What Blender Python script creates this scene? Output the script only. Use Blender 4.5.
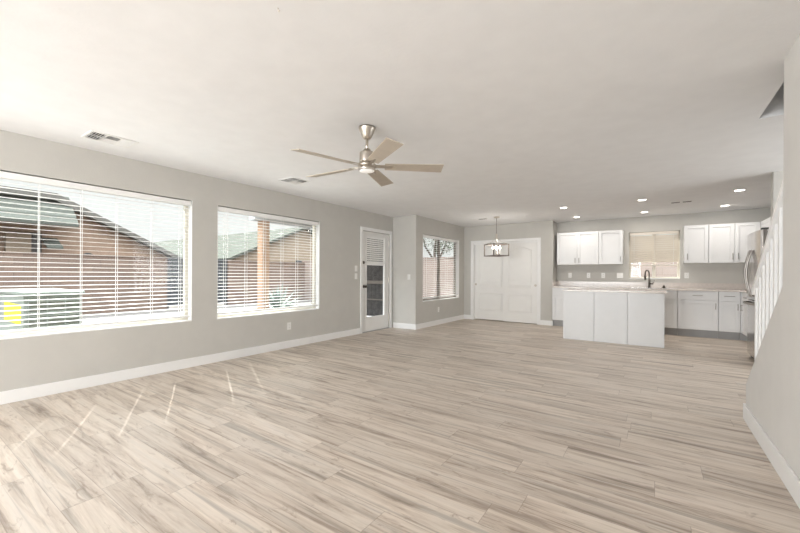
import bpy, bmesh, math, random
from mathutils import Vector, Matrix
random.seed(7)
PI = math.pi
sc = bpy.context.scene
COL = sc.collection
for o in list(bpy.data.objects):
    bpy.data.objects.remove(o)

# ------------------------------------------------------------------ camera
cam_d = bpy.data.cameras.new('camera')
cam = bpy.data.objects.new('camera', cam_d)
COL.objects.link(cam)
sc.camera = cam
cam_d.sensor_width = 36.0
cam_d.lens = 368.7 * 36.0 / 800.0
cam_d.shift_y = 7.95 / 800.0
cam_d.clip_start = 0.05
CAM_Z = 1.1736
cam.matrix_world = (Matrix.Translation((0, 0, CAM_Z)) @ Matrix.Rotation(0.603432, 4, 'Z')
                    @ Matrix.Rotation(PI / 2, 4, 'X') @ Matrix.Rotation(0.0047755, 4, 'Z'))

# ------------------------------------------------------------------ exposure, sky, sun, window portals
vs = sc.view_settings
vs.view_transform = 'Standard'
vs.look = 'None'
vs.gamma = 1.0
vs.use_curve_mapping = False
vs.exposure = 0.35
SKY = 1.0
SUN = 7.5
try:
    sc.cycles.max_bounces = 16
    sc.cycles.diffuse_bounces = 8
    sc.cycles.glossy_bounces = 6
    sc.cycles.transparent_max_bounces = 24
    sc.cycles.sample_clamp_indirect = 6.0
    sc.cycles.caustics_reflective = False
    sc.cycles.caustics_refractive = False
except Exception:
    pass
world = bpy.data.worlds.new('sky')
sc.world = world
world.use_nodes = True
wn = world.node_tree
bg = wn.nodes['Background']
tc = wn.nodes.new('ShaderNodeTexCoord')
sep = wn.nodes.new('ShaderNodeSeparateXYZ')
rmp = wn.nodes.new('ShaderNodeValToRGB')
rmp.color_ramp.elements[0].position = 0.26
rmp.color_ramp.elements[0].color = (0.78, 0.785, 0.78, 1)
rmp.color_ramp.elements[1].position = 0.7
rmp.color_ramp.elements[1].color = (6.2, 6.6, 7.0, 1)
wn.links.new(tc.outputs['Generated'], sep.inputs[0])
wn.links.new(sep.outputs['Z'], rmp.inputs[0])
wn.links.new(rmp.outputs[0], bg.inputs['Color'])
bg.inputs['Strength'].default_value = SKY

sun_d = bpy.data.lights.new('sun', 'SUN')
sun_d.energy = SUN
sun_d.angle = math.radians(0.53)
sun_d.color = (1.0, 0.95, 0.86)
sun = bpy.data.objects.new('sun', sun_d)
COL.objects.link(sun)
sun.rotation_euler = Vector((1.12, -0.58, -1.297)).to_track_quat('-Z', 'Y').to_euler()


def portal(loc, direction, w, h):
    d = bpy.data.lights.new('window_daylight', 'AREA')
    d.shape = 'RECTANGLE'
    d.size = w
    d.size_y = h
    d.cycles.is_portal = True
    o = bpy.data.objects.new('window_daylight', d)
    COL.objects.link(o)
    o.location = loc
    o.rotation_euler = Vector(direction).to_track_quat('-Z', 'Z').to_euler()


def fill_light(loc, direction, w, h, power, col):
    d = bpy.data.lights.new('added_fill_light', 'AREA')
    d.shape = 'RECTANGLE'
    d.size = w
    d.size_y = h
    d.energy = power
    d.color = col
    o = bpy.data.objects.new('added_fill_light', d)
    COL.objects.link(o)
    o.location = loc
    o.rotation_euler = Vector(direction).to_track_quat('-Z', 'Z').to_euler()


# fill lamp added in the side passage, no opening behind it
fill_light((3.18, 5.15, 1.4), (-1, 0, 0), 1.6, 1.9, 40.0, (0.95, 0.98, 1.0))
portal((-4.95, 1.1, 1.33), (1, 0, 0), 2.5, 1.6)
portal((-4.95, 3.55, 1.33), (1, 0, 0), 1.9, 1.6)
portal((-4.35, 7.83, 1.33), (1, 0, 0), 1.9, 1.6)
# fill lamp added in the unseen back opening to brighten the room
fill_light((-2.4, -5.15, 1.35), (0, 1, 0), 3.6, 1.9, 400.0, (0.95, 0.98, 1.0))
# weak fill lamp added in the unseen left opening beside the camera
fill_light((-4.86, -2.5, 1.33), (1, 0, 0), 2.36, 1.48, 14.0, (0.92, 0.97, 1.0))

# ------------------------------------------------------------------ node material helpers
MATS = {}


def new_mat(name):
    m = bpy.data.materials.new(name)
    m.use_nodes = True
    nt = m.node_tree
    b = nt.nodes['Principled BSDF']
    MATS[name] = m
    return m, nt, b


def nd(nt, kind, **kw):
    n = nt.nodes.new(kind)
    for k, v in kw.items():
        setattr(n, k, v)
    return n


def math_n(nt, op, a, b=None, c=None):
    n = nt.nodes.new('ShaderNodeMath')
    n.operation = op
    for i, v in enumerate((a, b, c)):
        if v is None:
            continue
        if isinstance(v, (int, float)):
            n.inputs[i].default_value = v
        else:
            nt.links.new(v, n.inputs[i])
    return n.outputs[0]


def ramp(nt, src, stops):
    r = nt.nodes.new('ShaderNodeValToRGB')
    el = r.color_ramp.elements
    while len(el) > 2:
        el.remove(el[-1])
    for i, (p, c) in enumerate(stops):
        e = el[i] if i < 2 else el.new(p)
        e.position = p
        e.color = (*c, 1)
    nt.links.new(src, r.inputs[0])
    return r.outputs[0]


def plain(name, col, rough=0.5, metal=0.0, var=0.04, scale=6.0, bump=0.0, bscale=120.0, spec=0.5, detail=3.0):
    """painted / moulded surface with a slight tonal mottling and optional fine texture"""
    m, nt, b = new_mat(name)
    g = nd(nt, 'ShaderNodeNewGeometry')
    n = nd(nt, 'ShaderNodeTexNoise')
    n.inputs['Scale'].default_value = scale
    n.inputs['Detail'].default_value = detail
    nt.links.new(g.outputs['Position'], n.inputs['Vector'])
    lo = tuple(max(0, c * (1 - var)) for c in col)
    hi = tuple(min(1, c * (1 + var)) for c in col)
    nt.links.new(ramp(nt, n.outputs['Fac'], [(0.3, lo), (0.7, hi)]), b.inputs['Base Color'])
    b.inputs['Roughness'].default_value = rough
    b.inputs['Metallic'].default_value = metal
    b.inputs['Specular IOR Level'].default_value = spec
    if bump:
        n2 = nd(nt, 'ShaderNodeTexNoise')
        n2.inputs['Scale'].default_value = bscale
        n2.inputs['Detail'].default_value = 2.0
        nt.links.new(g.outputs['Position'], n2.inputs['Vector'])
        bp = nd(nt, 'ShaderNodeBump')
        bp.inputs['Strength'].default_value = bump
        bp.inputs['Distance'].default_value = 0.004
        nt.links.new(n2.outputs['Fac'], bp.inputs['Height'])
        nt.links.new(bp.outputs['Normal'], b.inputs['Normal'])
    return m


M_wall = plain('greige_wall_paint', (0.51, 0.498, 0.468), 0.75, bump=0.25, bscale=90, var=0.02)
M_wall_r = plain('brightened_wall_paint', (0.66, 0.65, 0.63), 0.75, bump=0.25, bscale=90, var=0.02)  # wall paint lightened to stand in for stronger window light
M_ceil = plain('ceiling_white', (0.785, 0.79, 0.80), 0.85, bump=0.16, bscale=45, var=0.02)
M_trim = plain('white_trim', (0.78, 0.78, 0.775), 0.4, var=0.015)
M_door = plain('white_door_paint', (0.76, 0.755, 0.74), 0.4, var=0.015)
M_cab = plain('white_cabinet', (0.70, 0.705, 0.71), 0.38, var=0.012)
M_toe = plain('grey_toe_kick', (0.36, 0.36, 0.36), 0.6)
M_quartz = plain('pale_quartz', (0.60, 0.55, 0.515), 0.2, var=0.07, scale=25, detail=8)
M_blind = plain('white_blind', (0.82, 0.82, 0.81), 0.45, var=0.01)
M_cord = plain('white_cord', (0.78, 0.78, 0.77), 0.8)
M_vinyl = plain('almond_vinyl', (0.62, 0.58, 0.50), 0.45, var=0.02)
M_taupe = plain('shaded_frame_taupe', (0.22, 0.19, 0.165), 0.45, var=0.03)  # nook vinyl darkened to carry its backlit shade; screen rails borrow the tone
M_nickel = plain('brushed_nickel', (0.55, 0.50, 0.44), 0.28, metal=1.0, var=0.05, scale=30)
M_pull = plain('grey_nickel_pull', (0.33, 0.31, 0.29), 0.38, metal=1.0, var=0.03)
M_blade = plain('champagne_blade', (0.45, 0.395, 0.33), 0.5, var=0.05, scale=14)
M_steel = plain('stainless_steel', (0.56, 0.54, 0.53), 0.16, metal=1.0, var=0.03, scale=8)
M_fside = plain('dark_grey_panel', (0.20, 0.19, 0.19), 0.45)
M_black = plain('black_plastic', (0.03, 0.03, 0.03), 0.5)
M_gun = plain('gunmetal_faucet', (0.13, 0.115, 0.10), 0.32, metal=0.9)
M_bronzem = plain('dark_bronze_metal', (0.085, 0.07, 0.06), 0.4, metal=0.7)
M_lantern = plain('weathered_grey_metal', (0.17, 0.14, 0.125), 0.5, metal=0.3)
M_plate = plain('white_plate', (0.77, 0.765, 0.74), 0.35, var=0.01)
M_slot = plain('dark_slot', (0.10, 0.10, 0.10), 0.6)
M_dark = plain('duct_dark', (0.06, 0.055, 0.055), 0.8)
M_vent = plain('vent_enamel', (0.74, 0.74, 0.73), 0.4, var=0.01)
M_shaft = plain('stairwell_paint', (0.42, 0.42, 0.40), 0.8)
M_carpet = plain('beige_carpet', (0.42, 0.37, 0.31), 0.95, var=0.2, scale=140)
# outdoors
M_gravel = plain('desert_gravel', (0.112, 0.101, 0.091), 0.9, var=0.35, scale=40, detail=8)
M_slab = plain('patio_concrete', (0.142, 0.137, 0.136), 0.85, var=0.12, scale=5)
M_stucco = plain('tan_stucco', (0.294, 0.203, 0.148), 0.9, var=0.10, scale=5, bump=0.4, bscale=60)
M_stucco_b = plain('cream_stucco', (0.278, 0.216, 0.161), 0.9, var=0.08, scale=5, bump=0.4, bscale=60)
M_post = plain('peach_stucco', (0.429, 0.278, 0.185), 0.9, var=0.06, scale=8)
M_beam = plain('white_fascia', (0.484, 0.494, 0.504), 0.7, var=0.05)
M_ac = plain('pale_green_enamel', (0.21, 0.237, 0.21), 0.45, var=0.03)
M_acd = plain('dark_fin_metal', (0.136, 0.145, 0.122), 0.6)  # darker than the cabinet enamel
M_yel = plain('yellow_paper_label', (0.536, 0.45, 0.034), 0.6)
M_gate = plain('dark_blue_grey_metal', (0.045, 0.047, 0.052), 0.6)
M_screen = plain('dark_grey_timber', (0.085, 0.078, 0.075), 0.8, var=0.3, scale=9)
M_bark = plain('tree_bark', (0.10, 0.075, 0.055), 0.9, var=0.3, scale=20)
M_leaf = plain('green_leaves', (0.07, 0.11, 0.05), 0.7, var=0.5, scale=9)
M_agave = plain('pale_agave_leaf', (0.178, 0.218, 0.185), 0.6, var=0.2, scale=9)


def mat_emit(name, col, strength):
    m, nt, b = new_mat(name)
    b.inputs['Base Color'].default_value = (0.8, 0.8, 0.8, 1)
    b.inputs['Emission Color'].default_value = (*col, 1)
    b.inputs['Emission Strength'].default_value = strength
    return m


M_lamp = mat_emit('warm_led_lens', (1.0, 0.93, 0.84), 9.0)
M_bulb = mat_emit('candle_bulb', (1.0, 0.90, 0.76), 12.0)
M_fanlens = mat_emit('frosted_lens', (1.0, 0.95, 0.88), 0.25)


def mat_glass(name, tint=(1, 1, 1)):
    m, nt, b = new_mat(name)
    nt.nodes.remove(b)
    out = nt.nodes['Material Output']
    tr = nd(nt, 'ShaderNodeBsdfTransparent')
    tr.inputs[0].default_value = (*tint, 1)
    gl = nd(nt, 'ShaderNodeBsdfGlossy')
    gl.inputs['Roughness'].default_value = 0.02
    lw = nd(nt, 'ShaderNodeLayerWeight')
    lw.inputs['Blend'].default_value = 0.5
    fr = math_n(nt, 'MULTIPLY_ADD', math_n(nt, 'POWER', lw.outputs['Facing'], 5.0), 0.10, 0.012)
    mx = nd(nt, 'ShaderNodeMixShader')
    nt.links.new(fr, mx.inputs[0])
    nt.links.new(tr.outputs[0], mx.inputs[1])
    nt.links.new(gl.outputs[0], mx.inputs[2])
    nt.links.new(mx.outputs[0], out.inputs['Surface'])
    return m


M_glass = mat_glass('window_glass', (0.97, 0.985, 0.98))


def mat_thin_slat(name, col, tl=0.3):
    m, nt, b = new_mat(name)
    out = nt.nodes['Material Output']
    b.inputs['Base Color'].default_value = (*col, 1)
    b.inputs['Roughness'].default_value = 0.5
    t = nd(nt, 'ShaderNodeBsdfTranslucent')
    t.inputs[0].default_value = (*col, 1)
    mx = nd(nt, 'ShaderNodeMixShader')
    mx.inputs[0].default_value = tl
    nt.links.new(b.outputs[0], mx.inputs[1])
    nt.links.new(t.outputs[0], mx.inputs[2])
    nt.links.new(mx.outputs[0], out.inputs['Surface'])
    return m


M_slat_k = mat_thin_slat('cream_blind_slat', (0.74, 0.68, 0.60), 0.07)


def mat_floor():
    m, nt, b = new_mat('vinyl_plank')
    L = nt.links
    g = nd(nt, 'ShaderNodeNewGeometry')
    s = nd(nt, 'ShaderNodeSeparateXYZ')
    L.new(g.outputs['Position'], s.inputs[0])
    X, Y = s.outputs[0], s.outputs[1]
    PW, PL = 0.183, 1.22
    row_f = math_n(nt, 'DIVIDE', Y, PW)
    row = math_n(nt, 'FLOOR', row_f)
    wr = nd(nt, 'ShaderNodeTexWhiteNoise', noise_dimensions='1D')
    L.new(row, wr.inputs['W'])
    col_f = math_n(nt, 'ADD', math_n(nt, 'DIVIDE', X, PL), math_n(nt, 'MULTIPLY', wr.outputs[0], 5.0))
    colr = math_n(nt, 'FLOOR', col_f)
    cid = nd(nt, 'ShaderNodeCombineXYZ')
    L.new(row, cid.inputs[0])
    L.new(colr, cid.inputs[1])
    wp = nd(nt, 'ShaderNodeTexWhiteNoise', noise_dimensions='3D')
    L.new(cid.outputs[0], wp.inputs['Vector'])
    rnd = wp.outputs[0]
    # grain, stretched along the plank and shifted for each plank
    def grain(sx, sy, scale, detail, dist, off):
        c = nd(nt, 'ShaderNodeCombineXYZ')
        L.new(math_n(nt, 'ADD', math_n(nt, 'MULTIPLY', X, sx), math_n(nt, 'MULTIPLY', rnd, 37.0 + off)), c.inputs[0])
        L.new(math_n(nt, 'ADD', math_n(nt, 'MULTIPLY', Y, sy), math_n(nt, 'MULTIPLY', rnd, 91.0 - off)), c.inputs[1])
        c.inputs[2].default_value = off
        n = nd(nt, 'ShaderNodeTexNoise')
        n.inputs['Scale'].default_value = scale
        n.inputs['Detail'].default_value = detail
        n.inputs['Roughness'].default_value = 0.66
        n.inputs['Distortion'].default_value = dist
        L.new(c.outputs[0], n.inputs['Vector'])
        return n.outputs['Fac']
    broad = grain(0.9, 11.0, 1.0, 8.0, 0.9, 3.0)
    fine = grain(3.0, 60.0, 1.0, 3.0, 0.2, 11.0)
    knots = grain(5.0, 17.0, 1.0, 4.0, 1.2, 21.0)
    light, mid, dark = (0.61, 0.54, 0.468), (0.505, 0.43, 0.362), (0.285, 0.228, 0.186)
    base = ramp(nt, broad, [(0.34, dark), (0.44, mid), (0.54, light), (0.8, (0.64, 0.585, 0.53))])
    # plank to plank tone
    streak = nd(nt, 'ShaderNodeSeparateColor')
    L.new(ramp(nt, grain(0.5, 16.0, 1.0, 4.0, 0.4, 33.0), [(0.35, (0.68, 0.68, 0.68)), (0.45, (1, 1, 1))]), streak.inputs[0])
    tone = math_n(nt, 'ADD', math_n(nt, 'MULTIPLY', rnd, 0.16), 0.92)
    mx = nd(nt, 'ShaderNodeMix', data_type='RGBA', blend_type='MULTIPLY')
    mx.inputs['Factor'].default_value = 1.0
    L.new(base, mx.inputs['A'])
    tv = nd(nt, 'ShaderNodeCombineColor')
    ft = math_n(nt, 'MULTIPLY', tone, math_n(nt, 'ADD', math_n(nt, 'MULTIPLY', fine, 0.36), 0.82))
    ft = math_n(nt, 'MULTIPLY', ft, streak.outputs[0])
    for i in range(3):
        L.new(ft, tv.inputs[i])
    L.new(tv.outputs[0], mx.inputs['B'])
    kf = ramp(nt, knots, [(0.58, (0, 0, 0)), (0.70, (1, 1, 1))])
    mk = nd(nt, 'ShaderNodeMix', data_type='RGBA')
    L.new(math_n(nt, 'MULTIPLY', kf, 0.55), mk.inputs['Factor'])
    L.new(mx.outputs['Result'], mk.inputs['A'])
    mk.inputs['B'].default_value = (0.24, 0.175, 0.13, 1)
    # joints
    fy = math_n(nt, 'FRACT', row_f)
    fx = math_n(nt, 'FRACT', col_f)
    ey = math_n(nt, 'MINIMUM', fy, math_n(nt, 'SUBTRACT', 1.0, fy))
    ex = math_n(nt, 'MINIMUM', fx, math_n(nt, 'SUBTRACT', 1.0, fx))
    j = math_n(nt, 'MAXIMUM', math_n(nt, 'LESS_THAN', ey, 0.010), math_n(nt, 'LESS_THAN', ex, 0.0016))
    mj = nd(nt, 'ShaderNodeMix', data_type='RGBA')
    L.new(math_n(nt, 'MULTIPLY', j, 0.38), mj.inputs['Factor'])
    L.new(mk.outputs['Result'], mj.inputs['A'])
    mj.inputs['B'].default_value = (0.16, 0.12, 0.09, 1)
    L.new(mj.outputs['Result'], b.inputs['Base Color'])
    b.inputs['Roughness'].default_value = 0.42
    b.inputs['Specular IOR Level'].default_value = 0.35
    bp = nd(nt, 'ShaderNodeBump')
    bp.inputs['Strength'].default_value = 0.12
    bp.inputs['Distance'].default_value = 0.002
    L.new(fine, bp.inputs['Height'])
    L.new(bp.outputs[0], b.inputs['Normal'])
    return m


def mat_block(name, c1, c2, mortar, bw=0.4, bh=0.2, flip=False):
    m, nt, b = new_mat(name)
    L = nt.links
    g = nd(nt, 'ShaderNodeNewGeometry')
    s = nd(nt, 'ShaderNodeSeparateXYZ')
    L.new(g.outputs['Position'], s.inputs[0])
    c = nd(nt, 'ShaderNodeCombineXYZ')
    L.new(s.outputs[0 if flip else 1], c.inputs[0])
    L.new(s.outputs[2], c.inputs[1])
    t = nd(nt, 'ShaderNodeTexBrick')
    t.inputs['Color1'].default_value = (*c1, 1)
    t.inputs['Color2'].default_value = (*c2, 1)
    t.inputs['Mortar'].default_value = (*mortar, 1)
    t.inputs['Scale'].default_value = 1.0
    t.inputs['Brick Width'].default_value = bw
    t.inputs['Row Height'].default_value = bh
    t.inputs['Mortar Size'].default_value = 0.008
    L.new(c.outputs[0], t.inputs['Vector'])
    L.new(t.outputs['Color'], b.inputs['Base Color'])
    b.inputs['Roughness'].default_value = 0.9
    return m


M_floor = mat_floor()
M_block = mat_block('red_brown_block', (0.185, 0.128, 0.10), (0.15, 0.103, 0.082), (0.12, 0.088, 0.07))
M_block_n = mat_block('pink_block', (0.33, 0.258, 0.222), (0.30, 0.233, 0.20), (0.25, 0.197, 0.17), flip=True)


def mat_tiles(name, col):
    m, nt, b = new_mat(name)
    L = nt.links
    g = nd(nt, 'ShaderNodeNewGeometry')
    w = nd(nt, 'ShaderNodeTexWave', wave_type='BANDS', bands_direction='X')
    w.inputs['Scale'].default_value = 1.1
    w.inputs['Distortion'].default_value = 0.6
    L.new(g.outputs['Position'], w.inputs['Vector'])
    b.inputs['Specular IOR Level'].default_value = 0.0
    L.new(ramp(nt, w.outputs['Fac'], [(0.1, tuple(c * 0.75 for c in col)), (0.8, tuple(c * 1.15 for c in col))]), b.inputs['Base Color'])
    b.inputs['Roughness'].default_value = 0.85
    return m


M_tile_a = mat_tiles('grey_brown_roof_tile', (0.13, 0.122, 0.11))
M_tile_b = mat_tiles('grey_green_roof_tile', (0.10, 0.104, 0.09))


# ------------------------------------------------------------------ mesh helpers
def BM():
    return bmesh.new()


def box(bm, x0, x1, y0, y1, z0, z1, mtx=None):
    vs_ = [bm.verts.new(v) for v in ((x0, y0, z0), (x1, y0, z0), (x1, y1, z0), (x0, y1, z0),
                                      (x0, y0, z1), (x1, y0, z1), (x1, y1, z1), (x0, y1, z1))]
    for f in ((3, 2, 1, 0), (4, 5, 6, 7), (0, 1, 5, 4), (1, 2, 6, 5), (2, 3, 7, 6), (3, 0, 4, 7)):
        bm.faces.new([vs_[i] for i in f])
    if mtx:
        bmesh.ops.transform(bm, matrix=mtx, verts=vs_)
    return vs_


def lathe(bm, prof, n=24, mtx=None, cap=True):
    rings = []
    allv = []
    for r, z in prof:
        ring = [bm.verts.new((r * math.cos(2 * PI * i / n), r * math.sin(2 * PI * i / n), z)) for i in range(n)]
        rings.append(ring)
        allv += ring
    for a, b_ in zip(rings, rings[1:]):
        for i in range(n):
            bm.faces.new((a[i], a[(i + 1) % n], b_[(i + 1) % n], b_[i]))
    if cap:
        bm.faces.new(rings[0][::-1])
        bm.faces.new(rings[-1])
    if mtx:
        bmesh.ops.transform(bm, matrix=mtx, verts=allv)


def tube(bm, pts, r, n=10):
    pts = [Vector(p) for p in pts]
    rs = r if isinstance(r, (list, tuple)) else [r] * len(pts)
    rings = []
    up = None
    for i, p in enumerate(pts):
        if i == 0:
            d = pts[1] - p
        elif i == len(pts) - 1:
            d = p - pts[i - 1]
        else:
            d = (pts[i + 1] - p).normalized() + (p - pts[i - 1]).normalized()
        d.normalize()
        if up is None or abs(up.dot(d)) > 0.99:
            up = Vector((0, 0, 1)) if abs(d.z) < 0.9 else Vector((1, 0, 0))
        a = d.cross(up).normalized()
        up2 = a.cross(d).normalized()
        up = up2
        rings.append([bm.verts.new(p + rs[i] * (a * math.cos(2 * PI * k / n) + up2 * math.sin(2 * PI * k / n))) for k in range(n)])
    for a, b_ in zip(rings, rings[1:]):
        for k in range(n):
            bm.faces.new((a[k], a[(k + 1) % n], b_[(k + 1) % n], b_[k]))
    bm.faces.new(rings[0][::-1])
    bm.faces.new(rings[-1])


def prism(bm, poly, axis, a0, a1):
    """extrude a 2D polygon along axis: 'X' -> poly in (y,z); 'Y' -> (x,z); 'Z' -> (x,y)"""
    def p3(u, v, a):
        return {'X': (a, u, v), 'Y': (u, a, v), 'Z': (u, v, a)}[axis]
    A = [bm.verts.new(p3(u, v, a0)) for u, v in poly]
    B = [bm.verts.new(p3(u, v, a1)) for u, v in poly]
    n = len(poly)
    bm.faces.new(A[::-1])
    bm.faces.new(B)
    for i in range(n):
        bm.faces.new((A[i], A[(i + 1) % n], B[(i + 1) % n], B[i]))


def obj(name, bm, m, parent=None, loc=(0, 0, 0), bevel=0.0, smooth=False, label=None):
    bmesh.ops.recalc_face_normals(bm, faces=bm.faces[:])
    me = bpy.data.meshes.new(name)
    bm.to_mesh(me)
    bm.free()
    me.materials.append(m)
    o = bpy.data.objects.new(name, me)
    COL.objects.link(o)
    o.location = loc
    if parent:
        o.parent = parent
    if bevel:
        bv = o.modifiers.new('bevel', 'BEVEL')
        bv.width = bevel
        bv.segments = 2
        bv.limit_method = 'ANGLE'
    if smooth:
        for p in me.polygons:
            p.use_smooth = True
        try:
            o.modifiers.new('wn', 'WEIGHTED_NORMAL')
        except Exception:
            pass
    if label:
        o['label'] = label
    return o


def tag(o, label, cat, group=None, kind=None):
    o['label'] = label
    o['category'] = cat
    if group:
        o['group'] = group
    if kind:
        o['kind'] = kind
    return o


def thing(name, label, cat, loc=(0, 0, 0), rz=0.0, group=None):
    o = bpy.data.objects.new(name, None)
    o.empty_display_size = 0.1
    COL.objects.link(o)
    o.location = loc
    o.rotation_euler = (0, 0, rz)
    return tag(o, label, cat, group)


def struct(name, bm, m, label=None, **kw):
    o = obj(name, bm, m, **kw)
    if kw.get('parent') is None:
        o['kind'] = 'structure'
        o['category'] = name.split('_')[0]
        o['label'] = label or name
    return o


def dup(root, loc=None, rz=None, label=None, parent=None):
    r = root.copy()
    COL.objects.link(r)
    if loc is not None:
        r.location = loc
    if rz is not None:
        r.rotation_euler = (0, 0, rz)
    if label:
        r['label'] = label
    if parent:
        r.parent = parent
    for ch in list(root.children):
        dup(ch, parent=r)
    return r


# ------------------------------------------------------------------ the room shell
H = 2.44
LW, NW, CW, KW = -4.776, -4.169, 9.054, 9.50      # left wall, nook wall, closet wall, kitchen wall planes
JOG = 6.64
KL = -1.94                                        # kitchen left return
KR = 1.93                                         # kitchen right wall
RW = 0.62                                         # stair wall plane
YB = -5.0                                         # back of the room, behind the camera
W1 = (-0.11, 2.33, 0.575, 2.087)
W2 = (2.653, 4.47, 0.565, 2.081)
W5 = (-3.7, -1.3, 0.575, 2.087)                    # unseen opening added for more light from the left
W3 = (6.925, 8.745, 0.577, 2.066)
D1 = (5.60, 6.54, 0.0, 2.055)
WK = (-0.455, 0.435, 1.109, 2.11)


def wall_with_holes(bm, axis, p0, p1, a0, a1, z0, z1, holes):
    """axis 'X': wall lies in a plane of constant x between p0 and p1 and runs along y from a0 to a1"""
    def bx(u0, u1, v0, v1):
        if u1 - u0 < 1e-4 or v1 - v0 < 1e-4:
            return
        if axis == 'X':
            box(bm, p0, p1, u0, u1, v0, v1)
        else:
            box(bm, u0, u1, p0, p1, v0, v1)
    cur = a0
    for h0, h1, hz0, hz1 in sorted(holes):
        bx(cur, h0, z0, z1)
        bx(h0, h1, z0, hz0)
        bx(h0, h1, hz1, z1)
        cur = h1
    bx(cur, a1, z0, z1)


bm = BM()
box(bm, -5.0, 3.4, YB - 0.2, 9.8, -0.15, 0.0)
struct('floor', bm, M_floor, 'pale wood-look vinyl plank floor')

bm = BM()
ZC = H + 0.28
box(bm, -5.0, 0.69, YB - 0.2, 9.8, H, ZC)
box(bm, 0.69, 3.4, 4.08, 9.8, H, ZC)
box(bm, 0.69, 3.4, YB - 0.2, 0.2, H, ZC)
box(bm, 1.72, 3.4, 0.2, 4.08, H, ZC)
struct('ceiling', bm, M_ceil, 'white textured ceiling')

bm = BM()
wall_with_holes(bm, 'X', LW - 0.15, LW, YB, JOG + 0.15, 0, H, [W1, W2, W5, D1])
struct('wall_left', bm, M_wall, 'greige left wall with two wide windows and a glazed door')
bm = BM()
box(bm, LW, NW - 0.15, JOG, JOG + 0.15, 0, H)
struct('wall_jog', bm, M_wall, 'short greige wall beside the glazed door')
bm = BM()
wall_with_holes(bm, 'X', NW - 0.15, NW, JOG, CW + 0.15, 0, H, [W3])
struct('wall_nook', bm, M_wall, 'greige nook wall with a window')
bm = BM()
CL = (-3.90, -2.275, 0.0, 2.0)
wall_with_holes(bm, 'Y', CW, CW + 0.12, NW, KL, 0, H, [CL])
struct('wall_closet', bm, M_wall, 'greige wall around the white closet doors')
bm = BM()
box(bm, KL - 0.12, KL, CW + 0.12, KW + 0.15, 0, H)
struct('wall_kitchen_left', bm, M_wall, 'short return wall at the left end of the kitchen')
bm = BM()
wall_with_holes(bm, 'Y', KW, KW + 0.15, KL, KR + 0.1, 0, H, [WK])
struct('wall_kitchen_back', bm, M_wall, 'greige kitchen wall behind the counter')
bm = BM()
box(bm, KR, KR + 0.1, 6.38, KW, 0, H)
struct('wall_kitchen_right', bm, M_wall, 'kitchen wall behind the fridge')
bm = BM()
box(bm, 1.188, 3.3, 6.25, 6.38, 0, H)
struct('wall_hall', bm, M_wall, 'end wall standing between fridge and stairs')
bm = BM()
box(bm, 3.2, 3.3, 3.9, 6.25, 0, H)
box(bm, 1.72, 3.2, 3.98, 4.08, 0, H)
struct('wall_entry', bm, M_wall, 'walls of the side passage')
bm = BM()
box(bm, 1.72, 1.84, YB, 3.98, 0, H)
struct('wall_stair_far', bm, M_wall, 'far wall of the stair')
KZ0, KSL, KYE = 0.2946, 0.803, 4.075
YF = 3.044
bm = BM()
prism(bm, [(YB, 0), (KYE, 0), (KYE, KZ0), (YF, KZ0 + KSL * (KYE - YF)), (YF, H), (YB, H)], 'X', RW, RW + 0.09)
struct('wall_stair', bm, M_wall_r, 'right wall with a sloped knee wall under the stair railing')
bm = BM()
wall_with_holes(bm, 'Y', YB - 0.15, YB, -5.0, 1.84, 0, H, [(-4.3, -0.5, 0.35, 2.25)])  # opening added behind the camera for the fill lamp
struct('wall_back', bm, M_wall, 'wall behind the viewer')
# upstairs shaft over the stair opening
bm = BM()
box(bm, 0.57, 0.69, 0.08, 4.20, ZC, 4.7)
box(bm, 1.72, 1.84, 0.08, 4.20, ZC, 4.7)
box(bm, 0.69, 1.72, 4.08, 4.20, ZC, 4.7)
box(bm, 0.69, 1.72, 0.08, 0.20, ZC, 4.7)
box(bm, 0.57, 1.84, 0.08, 4.20, 4.7, 4.8)
struct('wall_stairwell', bm, M_shaft, 'stairwell walls above the ceiling opening')
# the stair itself
bm = BM()
for i in range(13):
    y1 = KYE - 0.12 - i * 0.232
    box(bm, RW + 0.095, 1.715, y1 - 0.25, y1, max(0.0, 0.187 * i - 0.2), 0.187 * (i + 1))
struct('trim_1', bm, M_carpet, 'carpeted stair treads behind the knee wall')

# baseboards
BT, BH = 0.013, 0.115


def bboard(name, boxes, label, hb=BH):
    b_ = BM()
    for x0, x1, y0, y1 in boxes:
        box(b_, x0, x1, y0, y1, 0, hb)
    struct(name, b_, M_trim, label, bevel=0.004)


bboard('baseboard_left', [(LW, LW + BT, YB, 5.535)], 'white baseboard along the left wall')
bboard('baseboard_jog', [(LW + 0.03, NW + BT, JOG - BT, JOG)], 'white baseboard on the short jog wall')
bboard('baseboard_nook', [(NW, NW + BT, JOG, CW - BT)], 'white baseboard under the nook window')
bboard('baseboard_closet_left', [(NW, -3.972, CW - BT, CW)], 'white baseboard left of the closet')
bboard('baseboard_closet_right', [(-2.203, KL + BT, CW - BT, CW)], 'white baseboard right of the closet')
bboard('baseboard_stair', [(RW - BT, RW, YB, KYE + BT + 0.02), (RW, RW + 0.09, KYE, KYE + BT + 0.02)], 'white baseboard of the right stair wall', 0.13)
bboard('baseboard_hall', [(1.188, 3.2, 6.25 - BT, 6.25)], 'white baseboard of the end wall')

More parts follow.
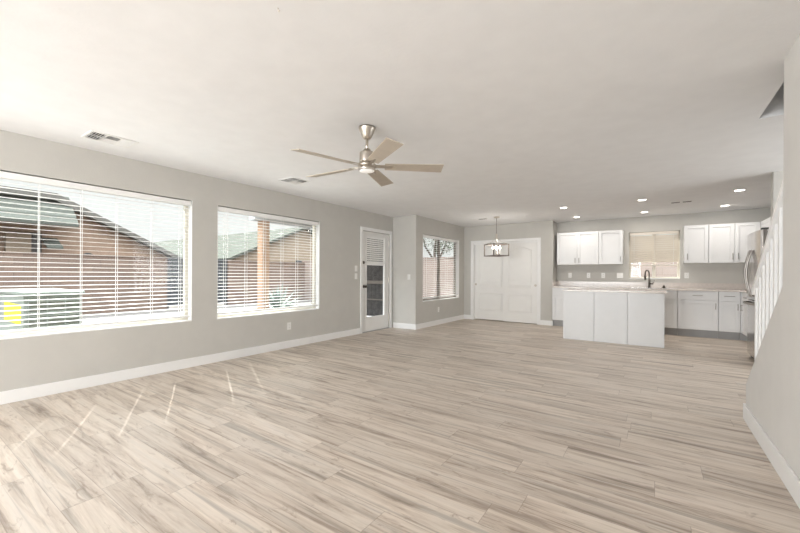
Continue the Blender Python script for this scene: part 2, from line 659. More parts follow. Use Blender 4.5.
# casing of the glazed door and of the closet
bm = BM()
CT = 0.018
box(bm, LW, LW + CT, 5.542, 5.604, 0, 2.05)
box(bm, LW, LW + CT, 6.536, 6.60, 0, 2.05)
box(bm, LW, LW + CT, 5.542, 6.60, 2.05, 2.118)
struct('trim_2', bm, M_trim, 'white casing around the glazed door', bevel=0.004)
bm = BM()
box(bm, -3.972, -3.90, CW - CT, CW, 0, 2.0)
box(bm, -2.275, -2.203, CW - CT, CW, 0, 2.0)
box(bm, -3.972, -2.203, CW - CT, CW, 2.0, 2.062)
box(bm, -3.90, -3.885, CW, CW + 0.12, 0, 2.0)
box(bm, -2.29, -2.275, CW, CW + 0.12, 0, 2.0)
struct('trim_3', bm, M_trim, 'white casing around the closet doors', bevel=0.004)
bm = BM()
box(bm, -3.99, -2.2, CW + 0.41, CW + 0.45, 0, H)
box(bm, -3.99, -3.95, CW + 0.12, CW + 0.41, 0, H)
box(bm, -2.24, -2.2, CW + 0.12, CW + 0.41, 0, H)
struct('wall_closet_inside', bm, M_wall, 'inside of the closet')


# ------------------------------------------------------------------ windows
def make_window(name, axis_x, y0, y1, z0, z1, fm, label, plane_in, mull=True):
    """slider window set in a wall of constant x; plane_in = inner wall face"""
    xo = plane_in - 0.135
    xi = plane_in - 0.085
    bm_ = BM()
    t = 0.045
    box(bm_, xo, xi, y0, y1, z0, z0 + t)
    box(bm_, xo, xi, y0, y1, z1 - t, z1)
    box(bm_, xo, xi, y0, y0 + t, z0 + t, z1 - t)
    box(bm_, xo, xi, y1 - t, y1, z0 + t, z1 - t)
    ym = (y0 + y1) / 2
    root = obj(name, bm_, fm)
    root['kind'] = 'structure'
    root['category'] = 'window'
    root['label'] = label
    if mull:
        bm_ = BM()
        box(bm_, xo + 0.005, xi + 0.004, ym - 0.03, ym + 0.03, z0 + t, z1 - t)
        obj('mullion', bm_, fm, root)
    for a, b_ in (((y0 + t, ym - 0.03), (ym + 0.03, y1 - t)) if mull else ((y0 + t, y1 - t),)):
        bm_ = BM()
        box(bm_, xo + 0.022, xo + 0.028, a, b_, z0 + t, z1 - t)
        obj('glass', bm_, M_glass, root)
    # white drywall-return sill board
    bm_ = BM()
    box(bm_, xi, plane_in + 0.002, y0 + 0.001, y1 - 0.001, z0, z0 + 0.012)
    obj('window_sill', bm_, M_trim, root)
    # bright painted side return
    bm_ = BM()
    box(bm_, xi, plane_in + 0.001, y1 - 0.006, y1, z0 + 0.012, z1)
    box(bm_, xi, plane_in + 0.001, y0, y0 + 0.006, z0 + 0.012, z1)
    obj('side_jamb', bm_, M_trim, root)
    return root


make_window('window_1', True, *W1, M_vinyl, 'wide window nearest the viewer in the left wall', LW, mull=False)
make_window('window_2', True, *W2, M_vinyl, 'second window of the left wall, before the glazed door', LW, mull=False)
make_window('window_3', True, *W3, M_taupe, 'window of the nook wall', NW)


def slat_strip(bm_, y0, y1, z, depth, th, tilt, holes, hw=0.005, hd=0.010):
    """one flat slat centred on x=0 with oblong cord holes; tilt about y"""
    hs = sorted(h for h in holes if y0 + 0.02 < h < y1 - 0.02)
    rot = Matrix.Translation((0, 0, z)) @ Matrix.Rotation(tilt, 4, 'Y')
    D = depth / 2
    for xa, xb in ((-D, -hd), (hd, D)):
        box(bm_, xa, xb, y0, y1, -th / 2, th / 2, rot)
    cur = y0
    for h_ in hs:
        box(bm_, -hd, hd, cur, h_ - hw, -th / 2, th / 2, rot)
        cur = h_ + hw
    box(bm_, -hd, hd, cur, y1, -th / 2, th / 2, rot)


def make_blind(label, x, y0, y1, ztop, zbot, sm, tilt=0.0, ladders=(), pitch=0.0445, head=0.058, zfirst=None, rotz=0.0, loc=(0, 0, 0), holes=True, wand=True, depth=0.05, rail_gap=0.05):
    t = thing('window_blind', label, 'blind', (x, (y0 + y1) / 2, zbot), rotz)
    if rotz:
        t.location = loc
    yc = (y0 + y1) / 2
    a, b_ = y0 - yc, y1 - yc
    lad = [l - yc for l in ladders]
    zt, zb = ztop - zbot, 0.0
    bm_ = BM()
    box(bm_, -0.028, 0.032, a, b_, zt - head, zt)
    obj('headrail', bm_, sm, t, bevel=0.004)
    bm_ = BM()
    box(bm_, -0.026, 0.026, a + 0.005, b_ - 0.005, zb, zb + 0.024)
    obj('bottom_rail', bm_, sm, t, bevel=0.004)
    bm_ = BM()
    z = zt - head - 0.035
    while z > zb + rail_gap:
        slat_strip(bm_, a + 0.005, b_ - 0.005, z, depth, 0.0034, tilt, lad if holes else [])
        z -= pitch
    obj('slats', bm_, sm, t)
    for l in lad:
        bm_ = BM()
        for dx in (-0.027, 0.027):
            box(bm_, dx - 0.0012, dx + 0.0012, l - 0.0022, l + 0.0022, zb + 0.02, zt - head)
        obj('ladder_cord', bm_, M_cord, t)
    if wand:
        bm_ = BM()
        tube(bm_, [(0.036, a + 0.13, zt - head), (0.04, a + 0.13, zt - head - 0.62)], 0.004, 8)
        obj('tilt_wand', bm_, M_cord, t)
    return t


make_blind('wide white slatted blind over the left window nearest the viewer, slats open', LW - 0.036, W1[0] + 0.012, W1[1] - 0.014, W1[3] - 0.011, 0.625, M_blind,
           tilt=math.radians(2.5), ladders=(0.02, 0.33, 0.632, 0.936, 1.251, 1.552, 1.891, 2.20), wand=False)
make_blind('white slatted blind over the window before the glazed door, slats open', LW - 0.036, W2[0] + 0.012, W2[1] - 0.02, W2[3] - 0.011, 0.622, M_blind,
           tilt=math.radians(2.5), ladders=(2.775, 3.095, 3.40, 3.715, 4.005, 4.32))
make_blind('white slatted blind over the nook window beside the closet, slats open', NW - 0.036, W3[0] + 0.012, W3[1] - 0.02, W3[3] - 0.011, 0.645, M_blind,
           tilt=0.0, ladders=(7.1, 7.55, 8.1, 8.55), wand=False)

# kitchen window (in the wall of constant y)
kroot = None
bm = BM()
yo, yi = KW + 0.135, KW + 0.085
x0, x1, z0, z1 = WK
t_ = 0.04
box(bm, x0, x1, yi, yo, z0, z0 + t_)
box(bm, x0, x1, yi, yo, z1 - t_, z1)
box(bm, x0, x0 + t_, yi, yo, z0 + t_, z1 - t_)
box(bm, x1 - t_, x1, yi, yo, z0 + t_, z1 - t_)
kroot = struct('window_4', bm, M_vinyl, 'small kitchen window over the sink')
bm = BM()
box(bm, -0.035, 0.025, yi - 0.004, yo - 0.005, z0 + t_, z1 - t_)
obj('mullion', bm, M_vinyl, kroot)
for a, b in ((x0 + t_, -0.035), (0.025, x1 - t_)):
    bm = BM()
    box(bm, a, b, yo - 0.03, yo - 0.024, z0 + t_, z1 - t_)
    obj('glass', bm, M_glass, kroot)
bm = BM()
box(bm, x0, x1, KW - 0.002, yi, z0, z0 + 0.012)
obj('window_sill', bm, M_trim, kroot)
make_blind('cream slatted blind half lowered over the kitchen sink window', 0, -0.44, 0.42, WK[3] - 0.006, 1.385, M_slat_k, tilt=math.radians(-50), ladders=(-0.36, 0.0, 0.33),
           rotz=-PI / 2, loc=(-0.01, KW + 0.036, 1.385), holes=False, wand=False, rail_gap=0.055)

# ------------------------------------------------------------------ glazed exterior door
bm = BM()
xo, xi = LW - 0.058, LW - 0.03
dy0, dy1 = 5.612, 6.528
gy0, gy1, gz0, gz1 = 5.775, 6.365, 0.30, 1.945
wall_with_holes(bm, 'X', xo, xi, dy0, dy1, 0.012, 2.045, [(gy0, gy1, gz0, gz1)])
dr = struct('door_1', bm, M_door, 'white glazed exterior door with a dark knob', bevel=0.002)
bm = BM()
f = 0.035
wall_with_holes(bm, 'X', xi, xi + 0.012, gy0 - f, gy1 + f, gz0 - f, gz1 + f, [(gy0, gy1, gz0, gz1)])
obj('glass_frame', bm, M_door, dr, bevel=0.004)
bm = BM()
box(bm, xo + 0.006, xo + 0.01, gy0, gy1, gz0, gz1)
obj('glass', bm, M_glass, dr)
bm = BM()
box(bm, xi - 0.02, xi + 0.004, gy0 + 0.004, gy1 - 0.004, gz1 - 0.035, gz1)
z = gz1 - 0.062
while z > 1.47:
    box(bm, -0.016, 0.016, gy0 + 0.006, gy1 - 0.006, -0.001, 0.001,
        Matrix.Translation((xi - 0.012, 0, z)) @ Matrix.Rotation(math.radians(-62), 4, 'Y'))
    z -= 0.041
box(bm, xi - 0.024, xi - 0.003, gy0 + 0.006, gy1 - 0.006, 1.36, 1.445)
obj('raised_blind', bm, M_blind, dr)
for yy in (5.93, 6.2):
    bm = BM()
    box(bm, xi - 0.0225, xi - 0.0205, yy - 0.002, yy + 0.002, 1.44, gz1)
    obj('ladder_cord', bm, M_cord, dr)
KM = Matrix.Translation((xi, 5.69, 0.928)) @ Matrix.Rotation(PI / 2, 4, 'Y')
bm = BM()
lathe(bm, [(0.032, 0), (0.034, 0.006), (0.014, 0.012), (0.012, 0.035), (0.024, 0.045), (0.029, 0.058), (0.024, 0.070), (0.010, 0.074)], 20, KM)
obj('knob', bm, M_bronzem, dr, smooth=True)
KM = Matrix.Translation((xi, 5.68, 1.41)) @ Matrix.Rotation(PI / 2, 4, 'Y')
bm = BM()
lathe(bm, [(0.030, 0), (0.032, 0.008), (0.026, 0.016), (0.012, 0.018)], 20, KM)
box(bm, xi + 0.018, xi + 0.030, 5.674, 5.686, 1.395, 1.425)
obj('deadbolt', bm, M_bronzem, dr)
bm = BM()
box(bm, xo - 0.03, LW + 0.004, D1[0], D1[1], 0.0, 0.011)
obj('threshold', bm, M_toe, dr)
for zz in (0.25, 1.05, 1.85):
    bm = BM()
    tube(bm, [(xi + 0.004, dy1 + 0.004, zz - 0.045), (xi + 0.004, dy1 + 0.004, zz + 0.045)], 0.006, 8)
    obj('hinge', bm, M_nickel, dr)


# ------------------------------------------------------------------ closet bypass doors, two moulded panels each, the upper one arched
def panel_ring(bm_, poly, y, w, h_):
    """a raised moulding following the outline poly (x,z), on the face y, standing out by h_"""
    n = len(poly)
    cx = sum(p[0] for p in poly) / n
    cz = sum(p[1] for p in poly) / n
    lx = max(p[0] for p in poly) - cx
    lz = max(p[1] for p in poly) - cz
    def sc_(p, d):
        return (cx + (p[0] - cx) * (1 - d / lx), cz + (p[1] - cz) * (1 - d / lz))
    prof = [(0.0, 0.0), (w * 0.35, h_), (w * 0.65, h_ * 0.4), (w, h_ * 0.75)]
    rings = [[bm_.verts.new((*sc_(p, d)[:1], y - hh, sc_(p, d)[1])) for p in poly] for d, hh in prof]
    for a, b_ in zip(rings, rings[1:]):
        for i in range(n):
            bm_.faces.new((a[i], a[(i + 1) % n], b_[(i + 1) % n], b_[i]))
    bm_.faces.new(rings[-1])


def closet_door(name, x0, x1, yf, label, pull_x, z0):
    bm_ = BM()
    box(bm_, x0, x1, yf, yf + 0.034, z0, 1.995)
    root = struct(name, bm_, M_door, label, bevel=0.003)
    pa, pb = x0 + 0.125, x1 - 0.125
    rect = [(pa, 0.255), (pb, 0.255), (pb, 0.70), (pa, 0.70)]
    arch = [(pa, 0.845), (pb, 0.845), (pb, 1.775)]
    N = 14
    for i in range(1, N):
        u = i / N
        arch.append((pb + (pa - pb) * u, 1.775 + 0.085 * math.sin(PI * u) ** 1.3))
    arch.append((pa, 1.775))
    for poly, nm in ((rect, 'lower_panel'), (arch, 'arched_panel')):
        bm_ = BM()
        panel_ring(bm_, poly, yf, 0.045, 0.012)
        obj(nm, bm_, M_door, root)
    bm_ = BM()
    lathe(bm_, [(0.028, 0), (0.028, 0.004), (0.022, 0.005), (0.018, 0.001)], 20,
          Matrix.Translation((pull_x, yf, 0.925)) @ Matrix.Rotation(PI / 2, 4, 'X'))
    obj('finger_pull', bm_, M_nickel, root)
    return root


closet_door('door_2', -3.884, -3.03, CW + 0.072, 'left white bypass closet door with an arched panel', -3.86, 0.02)
closet_door('door_3', -3.105, -2.291, CW + 0.026, 'right white bypass closet door with an arched panel', -2.33, 0.014)
bm = BM()
box(bm, -3.884, -2.291, CW + 0.01, CW + 0.022, 1.955, 2.0)
struct('trim_4', bm, M_trim, 'track fascia over the closet doors')


# ------------------------------------------------------------------ stair railing
rail = thing('stair_railing', 'white wooden stair railing with square balusters on the sloped knee wall', 'railing', (RW + 0.045, 3.55, 0.7))
def rail_obj(name, bm_):
    bmesh.ops.translate(bm_, verts=bm_.verts[:], vec=(-(RW + 0.045), -3.55, -0.7))
    return obj(name, bm_, M_trim, rail, bevel=0.003)
XR0, XR1 = RW + 0.012, RW + 0.072
rz = lambda y: 1.025 + (3.965 - y) * 0.809
bm = BM()
prism(bm, [(3.965, rz(3.965)), (3.965, rz(3.965) + 0.042), (YF + 0.002, rz(YF) + 0.047), (YF + 0.002, rz(YF))], 'X', XR0, XR1)
rail_obj('handrail', bm)
ksl = lambda y: KZ0 + KSL * (KYE - y)
for k in range(8):
    yy = 3.915 - k * 0.1075
    w = 0.017
    bm = BM()
    prism(bm, [(yy - w, ksl(yy - w)), (yy + w, ksl(yy + w)), (yy + w, rz(yy + w) + 0.002), (yy - w, rz(yy - w) + 0.002)], 'X', RW + 0.025, RW + 0.059)
    rail_obj('baluster', bm)

# ------------------------------------------------------------------ ceiling fan
FX, FY = -2.045, 2.455
fan = thing('ceiling_fan', 'five-blade brushed nickel ceiling fan with champagne blades', 'ceiling fan', (FX, FY, H))
bm = BM()
lathe(bm, [(0.072, 0), (0.072, -0.012), (0.066, -0.030), (0.040, -0.085), (0.030, -0.098), (0.016, -0.102)], 32)
obj('canopy', bm, M_nickel, fan, smooth=True)
bm = BM()
lathe(bm, [(0.0125, -0.095), (0.0125, -0.205)], 16)
obj('downrod', bm, M_nickel, fan, smooth=True)
bm = BM()
lathe(bm, [(0.026, -0.185), (0.032, -0.190), (0.034, -0.208), (0.060, -0.216), (0.064, -0.222), (0.064, -0.295), (0.058, -0.302), (0.050, -0.305)], 32)
obj('motor_housing', bm, M_nickel, fan, smooth=True)
bm = BM()
lathe(bm, [(0.052, -0.303), (0.072, -0.312), (0.078, -0.322), (0.078, -0.340), (0.060, -0.346)], 32)
obj('blade_hub', bm, M_nickel, fan, smooth=True)
bm = BM()
lathe(bm, [(0.066, -0.344), (0.074, -0.348), (0.074, -0.368), (0.066, -0.372)], 32)
lk = obj('light_kit', bm, M_nickel, fan, smooth=True)
bm = BM()
lathe(bm, [(0.064, -0.3715), (0.062, -0.378), (0.045, -0.383), (0.01, -0.385)], 32)
obj('lens', bm, M_fanlens, lk, smooth=True)
for k in range(5):
    ang = math.radians(39.0 + 72 * k)
    R_ = Matrix.Rotation(ang, 4, 'Z') @ Matrix.Translation((0, 0, -0.336)) @ Matrix.Rotation(math.radians(-12), 4, 'X')
    bm = BM()
    pts = [(0.155, -0.052), (0.66, -0.067), (0.66, 0.067), (0.155, 0.052)]
    A = [bm.verts.new((x, y, 0.0035)) for x, y in pts]
    B = [bm.verts.new((x, y, -0.0035)) for x, y in pts]
    bm.faces.new(A)
    bm.faces.new(B[::-1])
    for i in range(4):
        bm.faces.new((A[i], B[i], B[(i + 1) % 4], A[(i + 1) % 4]))
    bmesh.ops.transform(bm, matrix=R_, verts=bm.verts[:])
    bl = obj('blade', bm, M_blade, fan, bevel=0.002)
    bm = BM()
    box(bm, 0.06, 0.225, -0.012, 0.012, 0.0036, 0.010)
    box(bm, 0.165, 0.225, -0.030, 0.030, 0.0036, 0.0075)
    box(bm, 0.06, 0.225, -0.010, 0.010, -0.008, -0.0036)
    bmesh.ops.transform(bm, matrix=R_, verts=bm.verts[:])
    obj('blade_arm', bm, M_nickel, bl)

# ------------------------------------------------------------------ chandelier: square open lantern frame with four candles
LX, LY = -2.84, 7.83
ch = thing('chandelier', 'square open-frame lantern chandelier with four lit candles', 'chandelier', (LX, LY, H), math.radians(52.6))
bm = BM()
lathe(bm, [(0.065, 0), (0.065, -0.012), (0.03, -0.028), (0.008, -0.034)], 24)
obj('canopy', bm, M_nickel, ch, smooth=True)
bm = BM()
lathe(bm, [(0.006, -0.03), (0.006, -0.44)], 10)
obj('stem', bm, M_lantern, ch)
bm = BM()
lathe(bm, [(0.007, -0.37), (0.024, -0.377), (0.024, -0.395), (0.013, -0.405), (0.013, -0.49), (0.006, -0.50)], 16)
obj('hub', bm, M_nickel, ch, smooth=True)
S = 0.185
ZT, ZB = -0.602, -0.85
bw = 0.010
for zz in (ZT, ZB):
    for sx in (-1, 1):
        bm = BM()
        box(bm, sx * S - bw, sx * S + bw, -S - bw, S + bw, zz - bw, zz + bw)
        obj('frame_bar', bm, M_lantern, ch)
        bm = BM()
        box(bm, -S + bw, S - bw, sx * S - bw, sx * S + bw, zz - bw, zz + bw)
        obj('frame_bar', bm, M_lantern, ch)
for sx in (-1, 1):
    for sy in (-1, 1):
        bm = BM()
        box(bm, sx * S - bw, sx * S + bw, sy * S - bw, sy * S + bw, ZB, ZT)
        obj('frame_post', bm, M_lantern, ch)
        bm = BM()
        tube(bm, [(sx * 0.01, sy * 0.01, -0.40), (sx * S * 0.35, sy * S * 0.35, -0.54), (sx * S, sy * S, ZT)], 0.004, 8)
        obj('hanging_arm', bm, M_nickel, ch)
bm = BM()
lathe(bm, [(0.008, -0.495), (0.008, -0.80), (0.02, -0.806), (0.02, -0.815), (0.005, -0.828)], 12)
obj('centre_column', bm, M_nickel, ch)
for k in range(4):
    a = PI / 4 + k * PI / 2
    cx, cy = 0.075 * math.cos(a), 0.075 * math.sin(a)
    bm = BM()
    tube(bm, [(0, 0, -0.80), (cx * 0.6, cy * 0.6, -0.815), (cx, cy, -0.795)], 0.005, 8)
    ca = obj('candle_arm', bm, M_nickel, ch)
    bm = BM()
    lathe(bm, [(0.019, -0.80), (0.019, -0.79), (0.0125, -0.788), (0.0125, -0.705)], 14, Matrix.Translation((cx, cy, 0)))
    obj('candle_sleeve', bm, M_plate, ca)
    bm = BM()
    lathe(bm, [(0.008, -0.705), (0.016, -0.688), (0.017, -0.675), (0.010, -0.650), (0.003, -0.632)], 14, Matrix.Translation((cx, cy, 0)))
    obj('bulb', bm, M_bulb, ca, smooth=True)

ld = bpy.data.lights.new('candle_lamp', 'POINT')
ld.energy = 5.0
ld.color = (1.0, 0.93, 0.85)
ld.shadow_soft_size = 0.07
lo = bpy.data.objects.new('candle_lamp', ld)
COL.objects.link(lo)
lo.location = (LX, LY, H - 0.64)

# ------------------------------------------------------------------ recessed lights
cans = [(-1.40, 7.408, 'recessed downlight in front of the left wall cabinets, over the island end'),
        (-1.385, 8.75, 'recessed downlight close to the left wall cabinets'),
        (-0.171, 7.363, 'recessed downlight over the island in front of the sink window'),
        (-0.164, 8.80, 'recessed downlight close to the sink window'),
        (1.03, 7.298, 'largest recessed downlight, nearest the stair railing'),
        (1.041, 8.75, 'recessed downlight close to the right wall cabinets')]
first = None
for x, y, lb in cans:
    if first is None:
        first = thing('recessed_light', lb, 'ceiling light', (x, y, H), 0, 'kitchen recessed downlights')
        bm = BM()
        lathe(bm, [(0.082, 0), (0.080, -0.005), (0.062, -0.008), (0.058, -0.003)], 32, cap=False)
        obj('trim_ring', bm, M_plate, first, smooth=True)
        bm = BM()
        lathe(bm, [(0.060, -0.002), (0.058, -0.0045)], 32)
        obj('lens', bm, M_lamp, first)
    else:
        dup(first, (x, y, H), 0, lb)
    ld = bpy.data.lights.new('downlight_lamp', 'AREA')
    ld.shape = 'DISK'
    ld.size = 0.11
    ld.energy = 4.6
    ld.color = (1.0, 0.94, 0.87)
    lo = bpy.data.objects.new('downlight_lamp', ld)
    COL.objects.link(lo)
    lo.location = (x, y, H - 0.006)


# ------------------------------------------------------------------ ceiling air registers
def register(name, label, cx, cy, lx, ly, along, lip=0.008):
    t = thing(name, label, 'air vent', (cx, cy, H))
    bm_ = BM()
    a, b_ = lx / 2, ly / 2
    bd = 0.022
    for q in ((-a, a, -b_, -b_ + bd), (-a, a, b_ - bd, b_), (-a, -a + bd, -b_ + bd, b_ - bd), (a - bd, a, -b_ + bd, b_ - bd)):
        box(bm_, q[0], q[1], q[2], q[3], -lip, 0)
    obj('frame', bm_, M_vent, t, bevel=0.002 if lip > 0.004 else 0)
    bm_ = BM()
    box(bm_, -a + bd, a - bd, -b_ + bd, b_ - bd, -0.0015, 0.0)
    obj('backing', bm_, M_dark, t)
    return t, a - bd, b_ - bd


def louvres(t, x0, x1, y0, y1, n, axis, ang, wd):
    bm_ = BM()
    for i in range(n):
        u = (i + 0.5) / n
        if axis == 'Y':
            p = x0 + (x1 - x0) * u
            box(bm_, -wd / 2, wd / 2, y0, y1, -0.0006, 0.0006, Matrix.Translation((p, 0, -0.005)) @ Matrix.Rotation(ang, 4, 'Y'))
        else:
            p = y0 + (y1 - y0) * u
            box(bm_, x0, x1, -wd / 2, wd / 2, -0.0006, 0.0006, Matrix.Translation((0, p, -0.0055)) @ Matrix.Rotation(ang, 4, 'X'))
    obj('louvres', bm_, M_vent, t)


t, a, b = register('air_register', 'white louvred ceiling register above the nearest left window', -4.237, 1.315, 0.27, 0.37, 'Y')
bm = BM()
box(bm, -0.006, 0.006, -b, b, -0.008, -0.001)
for yy in (-0.055, 0.055):
    box(bm, -a, a, yy - 0.006, yy + 0.006, -0.008, -0.001)
obj('divider', bm, M_vent, t)
for sx in (0, 1):
    xa, xb = (-a, -0.006) if sx == 0 else (0.006, a)
    louvres(t, xa, xb, -b, -0.061, 5, 'X', math.radians(35), 0.022)
    louvres(t, xa, xb, -0.049, 0.049, 6, 'Y', math.radians(35 if sx else -35), 0.018)
    louvres(t, xa, xb, 0.061, b, 6, 'X', math.radians(-35), 0.024)
t, a, b = register('air_register', 'white louvred ceiling register left of the fan', -4.02, 3.30, 0.29, 0.30, 'Y')
bm = BM()
box(bm, -0.006, 0.006, -b, b, -0.008, -0.001)
box(bm, -a, a, -0.006, 0.006, -0.008, -0.001)
obj('divider', bm, M_vent, t)
for xa, xb in ((-a, -0.006), (0.006, a)):
    louvres(t, xa, xb, -b, -0.006, 6, 'X', math.radians(38), 0.02)
    louvres(t, xa, xb, 0.006, b, 6, 'Y', math.radians(38 if xa > 0 else -38), 0.02)
t, a, b = register('air_register', 'narrow ceiling register beside the lantern chandelier', -3.30, 7.95, 0.42, 0.15, 'X', lip=0.002)
bm = BM()
box(bm, -a, 0, -b, b, -0.0025, -0.0015)
obj('closed_half', bm, M_vent, t)
louvres(t, 0, a, -b, b, 2, 'X', 0.1, 0.006)
t, a, b = register('air_register', 'narrow ceiling register over the kitchen floor by the downlights', 0.38, 7.96, 0.32, 0.15, 'X', lip=0.002)
bm = BM()
box(bm, -0.02, 0.02, -b, b, -0.0025, -0.001)
obj('divider', bm, M_vent, t)
louvres(t, -a, -0.008, -b, b, 2, 'X', 0.1, 0.006)
louvres(t, 0.008, a, -b, b, 2, 'X', 0.1, 0.006)
bm = BM()
tube(bm, [(0, 0, 0), (0, 0, -0.012), (0.006, 0, -0.02), (0.012, 0, -0.014)], 0.0022, 8)
tag(obj('ceiling_hook', bm, M_nickel, None, (-1.48, 1.113, H)), 'tiny metal hook in the ceiling left of and above the fan', 'hook')


# ------------------------------------------------------------------ outlets and switches
def plate(name, label, loc, rz, gang=1, kind='outlet', h_=0.115, group=None):
    t_ = thing(name, label, 'outlet' if kind == 'outlet' else 'light switch', loc, rz, group)
    w = 0.072 + 0.046 * (gang - 1)
    bm_ = BM()
    box(bm_, -w / 2, w / 2, -0.006, 0, -h_ / 2, h_ / 2)
    obj('cover_plate', bm_, M_plate, t_, bevel=0.002)
    for g in range(gang):
        cx = (g - (gang - 1) / 2) * 0.046
        if kind == 'outlet':
            for dz in (-0.020, 0.020):
                bm_ = BM()
                box(bm_, cx - 0.0165, cx + 0.0165, -0.0085, -0.006, dz - 0.014, dz + 0.014)
                s = obj('receptacle', bm_, M_plate, t_, bevel=0.003)
                bm_ = BM()
                box(bm_, cx - 0.008, cx - 0.0055, -0.0092, -0.0085, dz - 0.003, dz + 0.006)
                box(bm_, cx + 0.0055, cx + 0.008, -0.0092, -0.0085, dz - 0.003, dz + 0.006)
                box(bm_, cx - 0.002, cx + 0.002, -0.0092, -0.0085, dz - 0.010, dz - 0.006)
                obj('slots', bm_, M_slot, s)
        else:
            bm_ = BM()
            box(bm_, cx - 0.016, cx + 0.016, -0.010, -0.006, -0.033, 0.033)
            obj('rocker', bm_, M_plate, t_, bevel=0.002)
    return t_


RL = PI / 2     # plate facing +x
plate('wall_outlet', 'white outlet low on the left wall under the second window', (LW, 3.827, 0.346), RL)
plate('wall_outlet', 'white outlet low on the nook wall under its window', (NW, 7.65, 0.354), RL)
plate('light_switch', 'upper white switch plate left of the glazed door', (LW, 5.42, 1.285), RL, 1, 'switch')
plate('light_switch', 'lower white switch plate left of the glazed door', (LW, 5.42, 1.135), RL, 1, 'switch')
plate('light_switch', 'white switch plate on the short jog wall right of the glazed door', (-4.341, JOG, 1.12), 0, 1, 'switch')
plate('wall_outlet', 'leftmost white outlet under the left kitchen wall cabinets', (-1.644, KW, 1.173), 0)
plate('wall_outlet', 'white outlet second from the left under the left kitchen wall cabinets', (-1.248, KW, 1.175), 0)
plate('wall_outlet', 'white outlet under the right end of the left kitchen wall cabinets', (-0.95, KW, 1.172), 0)
plate('light_switch', 'wide white switch plate left of the kitchen window', (-0.623, KW, 1.172), 0, 2, 'switch')
plate('wall_outlet', 'white outlet right of the kitchen window', (0.545, KW, 1.18), 0)


# ------------------------------------------------------------------ kitchen cabinets
def bar_pull(bm_, p, vertical, L_, axis='Y'):
    x, y, z = p
    r = 0.0055
    s = 0.028
    if axis == 'Y':      # face looks to -y
        a, b_ = ((x, y - s, z - L_ / 2), (x, y - s, z + L_ / 2)) if vertical else ((x - L_ / 2, y - s, z), (x + L_ / 2, y - s, z))
        ends = [Vector(a) * 0.86 + Vector(b_) * 0.14, Vector(a) * 0.14 + Vector(b_) * 0.86]
        tube(bm_, [a, b_], r, 8)
        for e in ends:
            tube(bm_, [e, e + Vector((0, s, 0))], r * 0.8, 8)
    else:                # face looks to -x
        a, b_ = ((x - s, y, z - L_ / 2), (x - s, y, z + L_ / 2)) if vertical else ((x - s, y - L_ / 2, z), (x - s, y + L_ / 2, z))
        ends = [Vector(a) * 0.86 + Vector(b_) * 0.14, Vector(a) * 0.14 + Vector(b_) * 0.86]
        tube(bm_, [a, b_], r, 8)
        for e in ends:
            tube(bm_, [e, e + Vector((s, 0, 0))], r * 0.8, 8)


def shaker(bm_, x0, x1, z0, z1, yf, th=0.024, rail_=0.058, rec=0.018):
    """shaker front facing -y: stiles, rails and a recessed flat panel, one mesh"""
    r = rail_
    box(bm_, x0, x0 + r, yf, yf + th, z0, z1)
    box(bm_, x1 - r, x1, yf, yf + th, z0, z1)
    box(bm_, x0 + r, x1 - r, yf, yf + th, z0, z0 + r)
    box(bm_, x0 + r, x1 - r, yf, yf + th, z1 - r, z1)
    box(bm_, x0 + r, x1 - r, yf + rec, yf + th, z0 + r, z1 - r)


def cab(name, label, x0, x1, yf, yb, z0, z1, fronts, group, toe=False, M3=None):
    """fronts: list of (kind, fx0, fx1, fz0, fz1, pull) ; local frame: origin at bottom centre front"""
    t_ = thing(name, label, 'cabinet', ((x0 + x1) / 2, (yf + yb) / 2, 0 if toe else z0), 0, group)
    ox, oy, oz = t_.location
    def add(nm, bm_, m, par=None, **kw):
        bmesh.ops.translate(bm_, verts=bm_.verts[:], vec=(-ox, -oy, -oz))
        return obj(nm, bm_, m, par or t_, **kw)
    bm_ = BM()
    box(bm_, x0, x1, yf + 0.021, yb - 0.001, z0, z1)
    add('carcass', bm_, M_cab)
    if toe:
        bm_ = BM()
        box(bm_, x0, x1, yf + 0.09, yf + 0.11, 0.0, z0)
        add('toe_kick', bm_, M_toe)
    for kind, a, b_, c, d, pull in fronts:
        bm_ = BM()
        if kind == 'door':
            shaker(bm_, a, b_, c, d, yf)
        else:
            box(bm_, a, b_, yf, yf + 0.02, c, d)
        dd = add('door' if kind == 'door' else 'drawer', bm_, M_cab, bevel=0.0015)
        if pull:
            bm_ = BM()
            bar_pull(bm_, (pull[0], yf, pull[1]), pull[2] == 'v', pull[3])
            add('handle', bm_, M_pull, dd)
    return t_


g = 0.003
UF = 9.18
uz0, uz1 = 1.420, 2.152
cab('wall_cabinet', 'white two-door wall cabinet in the left kitchen corner', -1.872, -1.012, UF, KW, uz0, uz1,
    [('door', -1.872, -1.442 - g, uz0, uz1, (-1.482, 1.512, 'v', 0.11)),
     ('door', -1.442 + g, -1.012 - g, uz0, uz1, (-1.403, 1.512, 'v', 0.11))], 'white kitchen wall cabinets')
cab('wall_cabinet', 'white one-door wall cabinet just left of the kitchen window', -1.008, -0.556, UF, KW, uz0, uz1,
    [('door', -1.008, -0.556, uz0, uz1, (-0.594, 1.525, 'v', 0.11))], 'white kitchen wall cabinets')
cab('wall_cabinet', 'white one-door wall cabinet just right of the kitchen window', 0.488, 0.861, UF, KW, uz0 + 0.008, uz1 + 0.008,
    [('door', 0.488, 0.861 - g, uz0 + 0.008, uz1 + 0.008, (0.536, 1.55, 'v', 0.12))], 'white kitchen wall cabinets')
